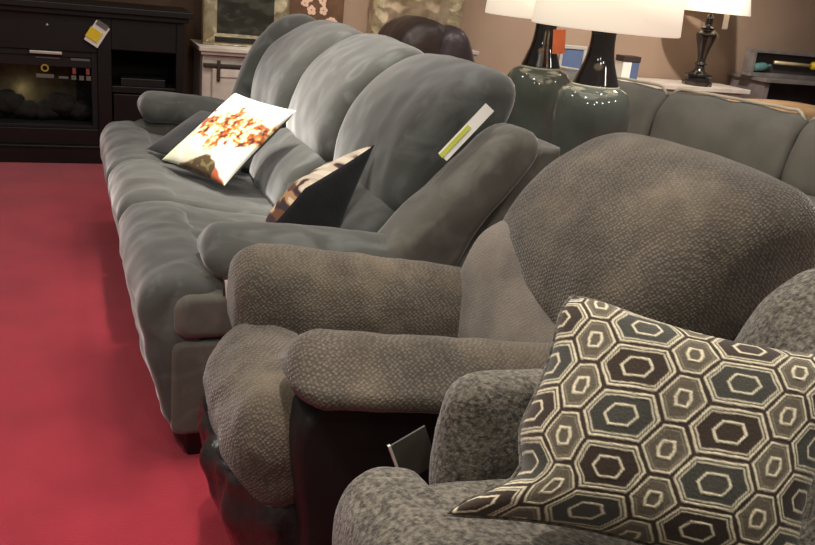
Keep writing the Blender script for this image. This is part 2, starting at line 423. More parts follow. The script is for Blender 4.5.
# leg rest, rounded in plan
def plan_round(cx, yc, half, k):
    def w(p):
        t = max(0, abs(p.y-yc)/half); s = max(0, (cx-p.x)/.3)
        return (p.x+k*(t**4)*min(1, s+.25), p.y, p.z-.03*t**4)
    return w
pr = [(.335, .35), (.305, .42), (.312, .50), (.355, .565), (.42, .585), (.52, .56), (.55, .45), (.5, .35), (.38, .32)]
bm = B(); loft(bm, pr, 1.525, 2.09, (.09, .09), puff=.015, nv=34, warp=plan_round(.55, 1.79, .30, .07), wob=.010, wf=9, seed=3); W(bm, 'leg_rest_pad', wf_)
pr = [(.318, .40), (.292, .35), (.312, .22), (.37, .09), (.42, .055), (.55, .06), (.56, .25), (.5, .42)]
bm = B(); loft(bm, pr, 1.53, 2.085, (.08, .08), puff=.012, nv=70, n=110, warp=plan_round(.55, 1.79, .30, .07))
bm.normal_update()
for v in bm.verts:
    f = noise.noise(Vector((v.co.x*6, v.co.y*22, v.co.z*7)))*math.exp(-((v.co.z-.38)/.12)**2)
    v.co += v.normal*(.030*f+.007*noise.noise(v.co*18))
W(bm, 'leg_rest_base', M['leather'], label='puckered black leather lower front')
# seat, under frame
pr = [(.50, .42), (.5, .53), (.6, .55), (.9, .53), (1.12, .51), (1.14, .42), (.8, .40)]
bm = B(); loft(bm, pr, 1.655, 1.945, (.04, .04), puff=.005, wob=.006); W(bm, 'seat', wf_)
bm = B(); loft(bm, [(.52, .05), (.52, .40), (1.2, .40), (1.35, .12), (1.3, .05)], 1.60, 2.0, (.02, .02), nv=4); W(bm, 'base', M['blackside'])
# back: lumbar and head cushion
pr = [(1.0, .46), (.985, .58), (1.015, .71), (1.08, .82), (1.19, .85), (1.34, .74), (1.32, .55), (1.2, .44), (1.08, .42)]
bm = B(); loft(bm, pr, 1.50, 2.07, (.07, .06), puff=.008, wob=.006, wf=5, seed=5, warp=lambda p: (p.x+.06*max(0, 1.95-p.y), p.y, p.z-.42*max(0, 1.98-p.y)*min(1, max(0, (p.z-.5)/.3)))); W(bm, 'lumbar_cushion', M['smooth'], label='smoother lower back cushion')
pr = [(1.11, .78), (1.135, .875), (1.215, .985), (1.315, 1.06), (1.42, 1.095), (1.52, 1.085), (1.57, 1.02), (1.56, .86), (1.50, .66), (1.28, .58), (1.12, .66)]
def headw(p):
    t = (p.y-1.72)/.36
    return (p.x+.05*max(0, -t)**2, p.y, p.z-.02*abs(t)**3)
bm = B(); loft(bm, pr, 1.36, 2.09, (.09, .09), puff=.022, wob=.010, wf=4, seed=6, nv=36, warp=headw); W(bm, 'head_cushion', wf_)
pr = [(1.12, .10), (1.18, .5), (1.44, .70), (1.56, .86), (1.62, .86), (1.56, .6), (1.46, .10)]
bm = B(); loft(bm, pr, 1.47, 2.02, (.03, .03), wob=.003); W(bm, 'back_shell', M['blackside'])

# ------------------------------------------------------------------ fuzzy grey armchair at the front
ch = thing('armchair', 'fuzzy grey armchair in front holding a hexagon patterned pillow', 'armchair', (.95, .86, 0))
bo = M['bou']
W(rarm(1.185, 1.335, .625, 1.32, .765, .30, .03, 7, .004, .008), 'arm', bo, ch)
W(rarm(.40, .56, .585, 1.32, .80, .30, .03, 8, .004, .008), 'arm', bo, ch)
for y0, y1 in ((1.20, 1.32), (.42, .54)):
    bm = B(); loft(bm, [(.67, .12), (.66, .3), (.67, .5), (1.3, .5), (1.32, .12)], y0, y1, (.02, .02), nv=4); W(bm, 'side_panel', bo, ch)
pr = [(.43, .40), (.415, .50), (.425, .585), (.48, .625), (.62, .63), (.9, .60), (1.22, .56), (1.24, .42), (.8, .38), (.5, .375)]
bm = B(); loft(bm, pr, .575, 1.17, (.05, .05), puff=.006, wob=.005, wf=10, seed=9, nv=30); W(bm, 'seat_cushion', bo, ch)
pr = [(.43, .40), (.415, .50), (.425, .585), (.47, .625), (.52, .63), (.57, .60), (.575, .45), (.55, .38), (.48, .375)]
bm = B(); loft(bm, pr, .50, 1.245, (.05, .05), puff=.006, wob=.005, wf=10, seed=9, nv=30); W(bm, 'seat_front', bo, ch)
bm = B(); loft(bm, [(.50, .12), (.48, .25), (.50, .375), (1.3, .375), (1.3, .12)], .57, 1.17, (.02, .02), nv=6); W(bm, 'base', bo, ch)
for x in (.55, 1.22):
    for y in (.45, 1.2):
        bm = B(); lathe(bm, [(.018, 0), (.028, .13)], x, y, 16); W(bm, 'leg', M['darkwood'], ch)
pr = [(1.17, .50), (1.20, .70), (1.27, .88), (1.36, .97), (1.46, .98), (1.53, .90), (1.50, .65), (1.42, .40), (1.28, .38)]
bm = B(); loft(bm, pr, .42, 1.27, (.10, .10), puff=.02, wob=.006, wf=6, seed=10); W(bm, 'backrest', bo, ch)

# ------------------------------------------------------------------ pillows
def pillow_bm(TL, TR, BL, thick, side, n=60, pinch=.06, colour=None, relief=None, BR=None, soft=0, dent=0):
    """one half of a knife-edge pillow; side=+1 the face towards e1 x e2, -1 the other"""
    TL, TR, BL = Vector(TL), Vector(TR), Vector(BL)
    e1 = TR-TL; e2 = BL-TL; nn = e2.cross(e1).normalized()
    L1, L2 = e1.length, e2.length
    ex = (Vector(BR)-(TR+BL-TL)) if BR else Vector((0, 0, 0))
    bm = B(); grid = []; lay = bm.verts.layers.float_color.new('print') if colour else None
    for j in range(n+1):
        row = []
        for i in range(n+1):
            u, v = i/n, j/n
            a, b = 2*u-1, 2*v-1
            pu = u-a*pinch*(1-b*b)*abs(a)**2*.5*2*.5-0
            pv = v-b*pinch*(1-a*a)*abs(b)**2*.5*2*.5
            h = thick*((1-a**4)*(1-b**4))**.5*(.75+.25*(1-a*a)*(1-b*b))
            cs = soft*(max(0, 1-math.hypot(u, v)/.2))**2
            pu += cs+dent*(1-u)**3*math.exp(-((v-.79)/.12)**2); pv += cs
            p = TL+e1*pu+e2*pv+ex*pu*pv
            w = .006*noise.noise(p*9)*(1-a**6)*(1-b**6)
            hh = h+w
            if relief: hh += relief(u*L1, v*L2)*(1-a**8)*(1-b**8)
            vert = bm.verts.new(p+nn*side*hh)
            if lay: vert[lay] = colour(u*L1, v*L2, u, v)
            row.append(vert)
        grid.append(row)
    for j in range(n):
        for i in range(n):
            bm.faces.new((grid[j][i], grid[j][i+1], grid[j+1][i+1], grid[j+1][i]))
    return bm, nn

def shell_obj(name, bm, mat, par, label=None):
    r = rootof(par)
    bmesh.ops.translate(bm, vec=-Vector(r.location), verts=bm.verts)
    me = bpy.data.meshes.new(name)
    bmesh.ops.recalc_face_normals(bm, faces=bm.faces)
    bm.to_mesh(me); bm.free()
    for p in me.polygons: p.use_smooth = True
    me.materials.append(mat)
    o = bpy.data.objects.new(name, me); COL.objects.link(o); o.parent = par
    if label: o['label'] = label
    return o

def seam(TL, TR, BL, pinch=.06, r=.005, soft=0, dent=0):
    TL, TR, BL = Vector(TL), Vector(TR), Vector(BL); e1 = TR-TL; e2 = BL-TL
    def P(u, v):
        a, b = 2*u-1, 2*v-1
        cs = soft*(max(0, 1-math.hypot(u, v)/.2))**2
        return TL+e1*(u+cs+dent*(1-u)**3*math.exp(-((v-.79)/.12)**2)-a*pinch*(1-b*b)*abs(a)**2*.5)+e2*(v+cs-b*pinch*(1-a*a)*abs(b)**2*.5)
    pts = [P(t/16, 0) for t in range(16)]+[P(1, t/16) for t in range(16)]+[P(1-t/16, 1) for t in range(16)]+[P(0, 1-t/16) for t in range(17)]
    bm = B(); tube(bm, pts, r, 8); return bm

# hexagon lattice: columns of wide and narrow hexagons locked together
HS = .083; WA, WB, KS = .0395, .0165, .0235
PITCH = 2*(WA+WB+KS)
HROT = math.radians(5)
def hexd(x, y):
    x, y = x*math.cos(HROT)-y*math.sin(HROT)+.013, x*math.sin(HROT)+y*math.cos(HROT)+.02
    best = None
    for kind, half, ox, oy in ((0, WA, 0, 0), (1, WB, PITCH/2, HS/2)):
        c = round((x-ox)/PITCH); r = round((y-oy)/HS)
        dx, dy = abs(x-ox-c*PITCH), abs(y-oy-r*HS)
        d = min(HS/2-dy, (half+KS*(1-2*dy/HS)-dx)*.9)
        if best is None or d > best[0]:
            hh, fl, sl = ((.0178, .0155, .0110), (.0150, .0100, .0042))[kind]
            d2 = min(hh-dy, (fl+sl*(1-dy/hh)-dx)*.85)
            best = (d, kind, c, r, d2)
    return best
def ss(a, b, x):
    t = min(1, max(0, (x-a)/(b-a))); return t*t*(3-2*t)
def band(d, a, b, s=.0009): return ss(a-s, a+s, d)*(1-ss(b-s, b+s, d))
def hexline(d, kind, d2):
    if kind == 0: return max(band(d, .0034, .0073), band(d, .0098, .0124)*.9, band(d2, .0, .0038))
    return max(band(d, .0036, .0070), band(d, .0100, .0114)*.3, band(d2, .0, .0042))
CR = srgb(236, 224, 192)
def hexcol(x, y, u, v):
    nz = noise.noise(Vector((x*45, y*45, 0)))*.0016+noise.noise(Vector((x*160, y*160, 5)))*.0006
    d, kind, c, r, d2 = hexd(x, y); d += nz; d2 += nz
    l = hexline(d, kind, d2)*(.85+.3*noise.noise(Vector((x*240, y*240, 3))))
    l = min(1, max(0, l))
    if kind == 0: f = srgb(72, 71, 64) if (r+c) % 2 == 0 else srgb(62, 51, 43)
    else: f = srgb(104, 95, 80)
    if d < .0038: f = srgb(64, 53, 44)
    elif kind == 0 and d2 > .0038: f = srgb(66, 54, 44) if (r+c) % 2 else srgb(80, 78, 70)
    g = .9+.25*noise.noise(Vector((x*300, y*300, 7)))
    return tuple(f[i]*g*(1-l)+CR[i]*l for i in range(3))+(1,)
def hexrel(x, y):
    d, kind, c, r, d2 = hexd(x, y); return .0014*hexline(d, kind, d2)
HTL, HTR, HBL = (.745, 1.125, 1.003), (1.20, .865, .955), (.508, .975, .695)
hp = thing('throw_pillow', 'large brown and cream hexagon patterned throw pillow on the fuzzy armchair', 'pillow', (.9, .9, .64))
bm, nn = pillow_bm(HTL, HTR, HBL, .085, 1, 240, .17, hexcol, hexrel, None, .05, .085)
shell_obj('front_panel', bm, M['hexp'], hp)
bm, nn = pillow_bm(HTL, HTR, HBL, .05, -1, 40, .17, soft=.05, dent=.085); shell_obj('back_panel', bm, M['blackfab'], hp, 'plain dark back')
bm = seam(HTL, HTR, HBL, .17, .004, .05, .085); obj('seam', bm, M['bou'], hp, True, False)

# pale printed pillow on the sofa
def foodcol(x, y, u, v):
    p = Vector((u*5, v*5, 1))
    base = Vector(srgb(252, 248, 232)[:3])
    base = base.lerp(Vector(srgb(214, 222, 176)[:3]), .8*ss(.35, .0, u)*ss(.45, .9, v))
    base = base.lerp(Vector(srgb(250, 226, 186)[:3]), .6*ss(.1, .3, noise.noise(p*.8)))
    c = base
    nb = noise.noise(p*1.1)+.6*noise.noise(p*3.1)
    dd = math.hypot((u-.54)/.50, (v-.45+.10*(u-.5))/.29)+.45*nb
    if dd < 1.0:
        k = .7*noise.noise(p*2.6+Vector((4, 0, 0)))+.6*noise.noise(p*6.5+Vector((1, 7, 0)))
        cc = Vector(srgb(222, 142, 80)[:3])
        if k > .08: cc = Vector(srgb(246, 212, 150)[:3])
        if k < -.12: cc = Vector(srgb(176, 92, 48)[:3])
        if k < -.34: cc = Vector(srgb(96, 52, 40)[:3])
        if k > .28: cc = Vector(srgb(252, 242, 218)[:3])
        c = base.lerp(cc, ss(1.0, .75, dd))
    tri = (v-.76) - abs(u-.62)*.62+.04*noise.noise(p*2)
    if tri > 0 and v > .7:
        k = noise.noise(p*3+Vector((9, 0, 0)))
        cc = Vector(srgb(92, 72, 52)[:3]) if k < .1 else Vector(srgb(128, 120, 74)[:3])
        if u > .78 and v > .86: cc = Vector(srgb(206, 112, 74)[:3])
        c = base.lerp(cc, ss(0, .03, tri))
    if u < .16 and .28 < v < .5 and noise.noise(p*2) > -.1: c = Vector(srgb(176, 92, 56)[:3])
    return (c[0], c[1], c[2], 1)
P1 = ((.664, 3.70, .915), (.865, 3.42, .895), (.362, 3.70, .617))
P1R = (.572, 3.36, .592)
p1 = thing('throw_pillow', 'pale throw pillow with orange printed design lying on the far sofa seat', 'pillow', (.6, 3.55, .58), 0)
bm, nn = pillow_bm(*P1, .045, 1, 130, .05, foodcol, BR=P1R); shell_obj('front_panel', bm, M['print'], p1)
bm, nn = pillow_bm(*P1, .06, -1, 40, .05, BR=P1R); shell_obj('back_panel', bm, M['blackfab'], p1, 'black back')
# second printed pillow, its black back to the viewer
P2 = ((.700, 2.60, .780), (.950, 2.67, .915), (.545, 2.565, .615))
P2R = (.815, 2.585, .62)
p2 = thing('throw_pillow', 'throw pillow turned with its black back showing, leaning by the near sofa arm', 'pillow', (.7, 2.75, .58))
def warmcol(x, y, u, v):
    p = Vector((u*6, v*6, 11)); k = noise.noise(p*1.6)
    c = Vector(srgb(190, 150, 108)[:3])
    if k > .15: c = Vector(srgb(232, 210, 176)[:3])
    if k < -.1: c = Vector(srgb(116, 76, 56)[:3])
    if k < -.3: c = Vector(srgb(64, 52, 56)[:3])
    if v < .12 and k > -.2: c = c.lerp(Vector(srgb(240, 232, 214)[:3]), .6)
    return (c[0], c[1], c[2], 1)
bm, nn = pillow_bm(*P2, .025, 1, 40, .05, BR=P2R); shell_obj('back_panel', bm, M['blackfab'], p2, 'black back')
bm, nn = pillow_bm(*P2, .125, -1, 110, .05, warmcol, BR=P2R); shell_obj('front_panel', bm, M['print'], p2)
# dark cushion under the pale pillow
P3 = ((.575, 4.06, .775), (.78, 3.78, .77), (.318, 3.94, .61))
p3 = thing('throw_pillow', 'dark charcoal throw pillow tucked behind the pale printed pillow', 'pillow', (.55, 3.9, .58))
bm, nn = pillow_bm(*P3, .04, 1, 40, .05); shell_obj('front_panel', bm, M['blackfab'], p3)
bm, nn = pillow_bm(*P3, .05, -1, 40, .05); shell_obj('back_panel', bm, M['blackfab'], p3)

# ------------------------------------------------------------------ tags and cards
t = thing('price_tag', 'white and yellow price tag laid on the near sofa back cushion', 'tag', (1.20, 2.5, 1.0))
bm = B(); card(bm, (1.092, 2.39, .925), (.66, 0, .75), (-.64, .53, .56), .215, .036, .004); obj('card', bm, M['white'], t, False, False)
bm = B(); card(bm, (1.079, 2.396, .933), (.66, 0, .75), (-.64, .53, .56), .13, .014, .006); obj('stripe', bm, M['lime'], t, False, False, label='yellow-green edge')
t = thing('price_tag', 'white edged hang tag between the sofa end and the recliner arm', 'tag', (.40, 2.235, .42))
bm = B(); card(bm, (.415, 2.288, .42), (1, .02, .1), (0, 0, 1), .035, .17, .003); obj('card', bm, M['white'], t, False, False)
bm = B(); card(bm, (.395, 2.293, .44), (1, .02, 0), (0, 0, 1), .03, .16, .003); obj('backing', bm, M['plum'], t, False, False)
t = thing('price_tag', 'grey folded card standing between the recliner and the fuzzy armchair arm', 'tag', (.63, 1.36, .5))
bm = B(); card(bm, (.603, 1.355, .49), (.8, .1, .35), (-.12, 0, 1), .085, .10, .004); obj('card', bm, M['greycard'], t, False, False)
bm = B(); card(bm, (.600, 1.35, .495), (.8, .1, .35), (-.12, 0, 1), .005, .10, .006); obj('edge', bm, M['white'], t, False, False, label='white edge')

# ------------------------------------------------------------------ electric fireplace cabinet
fp = thing('fireplace_cabinet', 'wide dark brown electric fireplace cabinet against the back wall', 'fireplace', (-.4, 6.58, 0))
FD = M['fire']; FY = 6.30
def fb(name, mat, boxes, par=fp, bev=.004, label=None):
    bm = B()
    for b in boxes: box(bm, *b, bev)
    return obj(name, bm, mat, par, False, False, None, label)
XL, XR = -1.55, .76
fb('mantel', FD, [(XL-.06, XR+.06, FY-.06, 6.86, 1.035, 1.075), (XL-.03, XR+.03, FY-.03, 6.86, 1.0, 1.035)])
fb('plinth', FD, [(XL-.02, XR+.02, FY-.03, 6.85, 0, .11), (XL-.03, XR+.03, FY-.04, 6.85, .11, .125)])
fb('side_panel', FD, [(XL, XL+.05, FY, 6.84, .125, 1.0)]); fb('side_panel', FD, [(XR-.05, XR, FY, 6.84, .125, 1.0)])
fb('back_panel', M['firein'], [(XL, XR, 6.80, 6.84, .125, 1.0)])
fb('stile', FD, [(.19, .28, FY, 6.75, .125, 1.0)]); fb('stile', FD, [(-1.08, -.99, FY, 6.75, .125, 1.0)])
fb('top_panel', FD, [(-.99, .19, FY+.01, 6.4, .76, 1.0)])
fb('shelf', FD, [(.28, XR-.05, FY+.005, 6.8, .50, .545)]); fb('shelf', FD, [(XL+.05, -1.08, FY+.005, 6.8, .50, .545)])
fb('top_rail', FD, [(.28, XR-.05, FY+.005, 6.8, .79, 1.0)]); fb('top_rail', FD, [(XL+.05, -1.08, FY+.005, 6.8, .79, 1.0)])
fb('door', FD, [(.29, XR-.06, FY+.005, FY+.03, .14, .49)]); fb('door', FD, [(XL+.06, -1.09, FY+.005, FY+.03, .14, .49)])
fb('media_box', M['black'], [(.34, .64, FY+.02, 6.6, .545, .60)], label='black box with a pale front edge')
fb('bottom_panel', FD, [(-.99, .19, FY+.01, 6.4, .125, .235)])
ins = fb('firebox', M['firein'], [(-.97, .17, 6.62, 6.66, .235, .755), (-.99, -.95, FY+.02, 6.66, .235, .76), (.15, .19, FY+.02, 6.66, .235, .76), (-.95, .15, FY+.02, 6.66, .235, .26), (-.95, .15, FY+.02, 6.66, .72, .76)])
fb('backing', M['brick'], [(-.75, .05, 6.60, 6.617, .36, .66)], ins, .0)
for i in range(9):
    x = -.85+i*.115
    bm = B()
    bmesh.ops.create_icosphere(bm, subdivisions=3, radius=1)
    rx, rz = .09+.02*random.random(), .065+.03*random.random()
    for v in bm.verts: v.co = Vector((v.co.x*rx, v.co.y*.07, v.co.z*rz))*(1+.22*noise.noise(v.co*2+Vector((i, 0, 0))))+Vector((x, 6.5, .34+.03*math.sin(i*2)))
    obj('log', bm, M['log'], ins, True, False)
fb('control_strip', M['silver'], [(-.235, -.035, FY-.004, FY+.012, .735, .755)], label='silver strip')
bm = B(); lathe(bm, [(.008, 0), (.008, .01)], 0, 0, 16)
bmesh.ops.rotate(bm, verts=bm.verts, cent=(0, 0, 0), matrix=Matrix.Rotation(PI/2, 3, 'X')); bmesh.ops.translate(bm, verts=bm.verts, vec=(-.12, FY+.012, .925)); obj('knob', bm, M['silver'], fp, True, False)
# small label marks on the glass
st = fb('glass_pane', M['black'], [(-.95, .15, FY+.03, FY+.034, .655, .72)], bev=0)
for x0, x1, z0, z1 in ((-.20, -.05, .705, .712), (.02, .14, .70, .715), (-.20, -.09, .575, .60), (-.06, .0, .575, .59), (.02, .05, .57, .60), (.07, .10, .57, .60), (.115, .145, .57, .60)):
    bm = B(); box(bm, x0, x1, FY+.026, FY+.029, z0, z1, 0); obj('sticker_text', bm, M['greymark'], fp, False, False)
bm = B()
for k in range(20):
    a = 2*PI*k/20; b = 2*PI*(k+1)/20
    vs = [bm.verts.new((-.145+r*math.cos(q), y, .64+r*math.sin(q))) for y in (FY+.026, FY+.029) for r, q in ((.016, a), (.016, b), (.025, b), (.025, a))]
    bm.faces.new(vs[:4]); bm.faces.new(vs[4:])
obj('sticker_ring', bm, M['goldmark'], fp, False, False)
for x0 in (.028, .115):
    bm = B(); box(bm, x0, x0+.022, FY+.026, FY+.029, .61, .65, 0); obj('sticker_flame', bm, M['redmark'], fp, False, False)
t = thing('price_tag', 'white and yellow price tag hanging on the dark fireplace cabinet', 'tag', (.15, 6.28, .8))
a = math.radians(58)
bm = B(); card(bm, (.105, 6.285, .85), (math.cos(a-PI/2), 0, math.sin(a-PI/2)), (math.cos(a), 0, math.sin(a)), .10, .155, .003); obj('card', bm, M['white'], t, False, False)
bm = B(); card(bm, (.113, 6.279, .875), (math.cos(a-PI/2), 0, math.sin(a-PI/2)), (math.cos(a), 0, math.sin(a)), .085, .075, .003); obj('sticker', bm, M['yellow'], t, False, False, label='yellow sticker')
bm = B(); card(bm, (.180, 6.281, .955), (math.cos(a-PI/2), 0, math.sin(a-PI/2)), (math.cos(a), 0, math.sin(a)), .08, .035, .003); obj('header', bm, M['greymark'], t, False, False)

# ------------------------------------------------------------------ whitewashed cabinets with wrapped frames
def cabinet(name, label, x0, x1, y0, y1, h, barn=True):
    c = thing(name, label, 'cabinet', ((x0+x1)/2, (y0+y1)/2, 0))
    fb('top', M['whitecab'], [(x0-.03, x1+.03, y0-.03, y1, h-.03, h), (x0-.015, x1+.015, y0-.015, y1, h-.055, h-.03)], c)
    fb('body', M['whitecab'], [(x0, x1, y0+.02, y1, .06, h-.055)], c)
    fb('plinth', M['whitecab'], [(x0-.01, x1+.01, y0, y1, 0, .06)], c)
    w = (x1-x0-.14)/2
    for k in range(2):
        a = x0+.07+k*w; b = a+w-.012
        d = fb('door', M['whitecab'], [(a, b, y0+.004, y0+.02, .09, h-.15)], c)
        fb('frame', M['whitecab'], [(a, a+.05, y0-.004, y0+.006, .09, h-.15), (b-.05, b, y0-.004, y0+.006, .09, h-.15), (a+.05, b-.05, y0-.004, y0+.006, h-.21, h-.15), (a+.05, b-.05, y0-.004, y0+.006, .09, .15)], d)
        if barn: fb('hanger_strap', M['ironband'], [(a+.03, a+.055, y0-.016, y0-.002, h-.24, h-.09)], d)
    if barn: fb('barn_rail', M['ironband'], [(x0+.005, x1-.005, y0-.012, y0+.02, h-.14, h-.115)], c, label='dark iron rail')
    return c
cabinet('cabinet', 'whitewashed barn-door cabinet next to the dark fireplace', .90, 1.76, 6.34, 6.84, .85)
cabinet('cabinet', 'whitewashed cabinet mostly hidden behind the plum leather chair', 2.10, 3.08, 6.44, 6.84, .95, False)

def framed(name, label, x0, x1, z0, z1, y, inner, dark):
    f = thing(name, label, 'framed mirror', ((x0+x1)/2, y, z0))
    w = .11
    bm = B()
    A = [(x0, z0), (x1, z0), (x1, z1), (x0, z1)]; Bq = [(x0+w, z0+w*.75), (x1-w, z0+w*.75), (x1-w, z1-w), (x0+w, z1-w)]
    vo = [bm.verts.new((x, y, z)) for x, z in A]; vi = [bm.verts.new((x, y+.05, z)) for x, z in Bq]; vb = [bm.verts.new((x, y+.08, z)) for x, z in A]
    for i in range(4):
        j = (i+1) % 4
        bm.faces.new((vo[i], vo[j], vi[j], vi[i])); bm.faces.new((vo[j], vo[i], vb[i], vb[j]))
    bm.faces.new(vb)
    bmesh.ops.subdivide_edges(bm, edges=bm.edges, cuts=3, use_grid_fill=True)
    obj('frame', bm, M['chrome'], f, False, False)
    fb('panel', inner, [(x0+w-.005, x1-w+.005, y+.045, y+.06, z0+w*.75-.004, z1-w+.004)], f, 0)
    fb('lower_bar', dark, [(x0+w*.8, x1-w*.8, y+.01, y+.035, z0+.012, z0+.055)], f, .004)
    # crumpled clear wrap
    bm = B(); n = 22; g = []
    for j in range(n+1):
        row = []
        for i in range(n+1):
            u, v = i/n, j/n
            e = min(u, 1-u, v, 1-v)
            p = Vector((x0-.025+(x1-x0+.05)*u, y-.03, z0-.0+(z1-z0+.02)*v))
            p.y += -.022*abs(noise.noise(Vector((u*7, v*9, x0))))-.012*noise.noise(Vector((u*19, v*16, 2)))+(.05*(1-e/.06) if e < .06 else 0)
            row.append(bm.verts.new(p))
        g.append(row)
    for j in range(n):
        for i in range(n): bm.faces.new((g[j][i], g[j][i+1], g[j+1][i+1], g[j+1][i]))
    obj('plastic_wrap', bm, M['plastic'], f, True, False, label='clear crumpled plastic wrap')
    return f
framed('framed_mirror', 'dark framed mirror in clear plastic on the barn-door cabinet', .92, 1.55, .855, 1.50, 6.50, M['mirror'], M['black'])
framed('framed_mirror', 'pale framed panel in clear plastic above the plum leather chair', 2.20, 2.96, .955, 1.62, 6.50, M['paleart'], M['ironband'])

# floral canvas on the wall
cv = thing('wall_canvas', 'brown floral canvas hanging on the back wall behind the sofa', 'picture', (1.85, 6.88, 1.0))
fb('canvas', M['art'], [(1.52, 2.08, 6.865, 6.898, .98, 1.75)], cv)
for k in range(26):
    cx, cz = 1.56+.48*random.random(), 1.03+.65*random.random()
    bm = B()
    for q in range(5):
        a = 2*PI*q/5+k
        r = .013+.012*random.random()
        c0 = Vector((cx+r*math.cos(a), 6.862, cz+r*math.sin(a)))
        ctr = bm.verts.new(c0); ring = [bm.verts.new(c0+Vector((r*.8*math.cos(2*PI*s/10), .001, r*.8*math.sin(2*PI*s/10)))) for s in range(10)]
        for s in range(10): bm.faces.new((ctr, ring[s], ring[(s+1) % 10]))
    obj('blossom', bm, M['petal'], cv, False, False)

# ------------------------------------------------------------------ plum leather recliner behind the sofa
lr = thing('recliner', 'plum brown leather recliner seen behind the grey sofa back', 'recliner', (2.1, 5.35, 0))
pr = [(1.94, .75), (1.92, .98), (1.97, 1.12), (2.06, 1.19), (2.19, 1.195), (2.26, 1.10), (2.24, .75), (2.08, .68)]
bm = B(); loft(bm, pr, 5.08, 5.66, (.09, .09), puff=.02, wob=.012, wf=6); W(bm, 'back_cushion', M['plum'], lr)
pr = [(2.20, .45), (2.18, .85), (2.20, 1.10), (2.27, 1.175), (2.35, 1.16), (2.41, 1.06), (2.48, .85), (2.50, .45), (2.35, .40)]
bm = B(); loft(bm, pr, 5.04, 5.70, (.07, .07), puff=.012, wob=.01, wf=6); W(bm, 'back_shell', M['plumshell'], lr)
pr = [(1.50, .40), (1.48, .50), (1.55, .54), (1.9, .52), (2.1, .5), (2.1, .3), (1.55, .3)]
bm = B(); loft(bm, pr, 5.16, 5.58, (.04, .04), puff=.01); W(bm, 'seat', M['plum'], lr)
for y0, y1 in ((5.03, 5.16), (5.58, 5.71)): W(rarm(y0, y1, 1.50, 2.14, .64, .14, .02, 3), 'arm', M['plum'], lr)
for y0, y1 in ((5.05, 5.14), (5.60, 5.69)):
    bm = B(); loft(bm, [(1.56, .06), (1.54, .5), (2.2, .5), (2.2, .06)], y0, y1, (.02, .02), nv=3); W(bm, 'side_panel', M['plum'], lr)
bm = B(); box(bm, 1.56, 2.30, 5.1, 5.64, 0, .3, .02); obj('base', bm, M['plum'], lr, False, False)

# ------------------------------------------------------------------ end table and two ceramic lamps
et = thing('end_table', 'dark wooden table under the two ceramic lamps', 'table', (2.32, 3.75, 0))
fb('table_top', M['darkwood'], [(1.97, 2.70, 3.12, 4.40, .55, .585)], et)
for x in (2.0, 2.61):
    for y in (3.15, 4.31): fb('leg', M['darkwood'], [(x, x+.06, y, y+.06, 0, .55)], et)
fb('shelf', M['darkwood'], [(2.0, 2.67, 3.16, 4.36, .14, .165)], et)

def lamp(loc, label):
    l = thing('table_lamp', label, 'lamp', loc, 0, 'matching ceramic table lamps')
    pr = smooth_prof([(.145, 0), (.160, .02), (.168, .10), (.177, .24), (.180, .34), (.172, .415), (.150, .46), (.116, .48)])
    bm = B(); lathe(bm, pr, 0, 0, 48); obj('body', bm, M['ceramic'], l)
    bm = B(); lathe(bm, [(.104, .473), (.112, .478), (.112, .487), (.102, .491)], 0, 0, 48); obj('ring', bm, M['ring'], l, label='pale glazed ring')
    pr = smooth_prof([(.106, .49), (.088, .54), (.068, .60), (.058, .66), (.056, .71), (.058, .735)])
    bm = B(); lathe(bm, pr, 0, 0, 40); obj('neck', bm, M['ceramicb'], l, label='glossy black neck')
    bm = B(); lathe(bm, [(.012, .71), (.012, .80), (.025, .805), (.025, .84)], 0, 0, 16); obj('socket', bm, M['ironband'], l)
    bm = B(); lathe(bm, [(.33, .735), (.333, .74), (.312, 1.07), (.309, 1.07), (.325, .742)], 0, 0, 64, False); obj('lamp_shade', bm, M['shade'], l)
    bm = B(); tube(bm, [(-.312, 0, 1.05), (0, 0, 1.05), (.312, 0, 1.05)], .004); tube(bm, [(0, 0, .84), (0, 0, 1.05)], .004); obj('shade_support', bm, M['ironband'], l)
    return l
lamp((2.27, 3.42, .585), 'nearer ceramic table lamp with white shade, standing right of its twin')
lamp((2.37, 4.12, .585), 'farther ceramic table lamp with an orange tag under its shade')
t = thing('price_tag', 'orange tag hanging from the farther ceramic lamp', 'tag', (2.37, 3.93, 1.2))
bm = B(); card(bm, (2.30, 3.90, 1.16), (1, -.25, .1), (0, 0, 1), .065, .12, .003); obj('card', bm, M['orange'], t, False, False)
bm = B(); tube(bm, [(2.335, 3.89, 1.28), (2.335, 3.93, 1.31)], .002); obj('string', bm, M['white'], t, True, False)

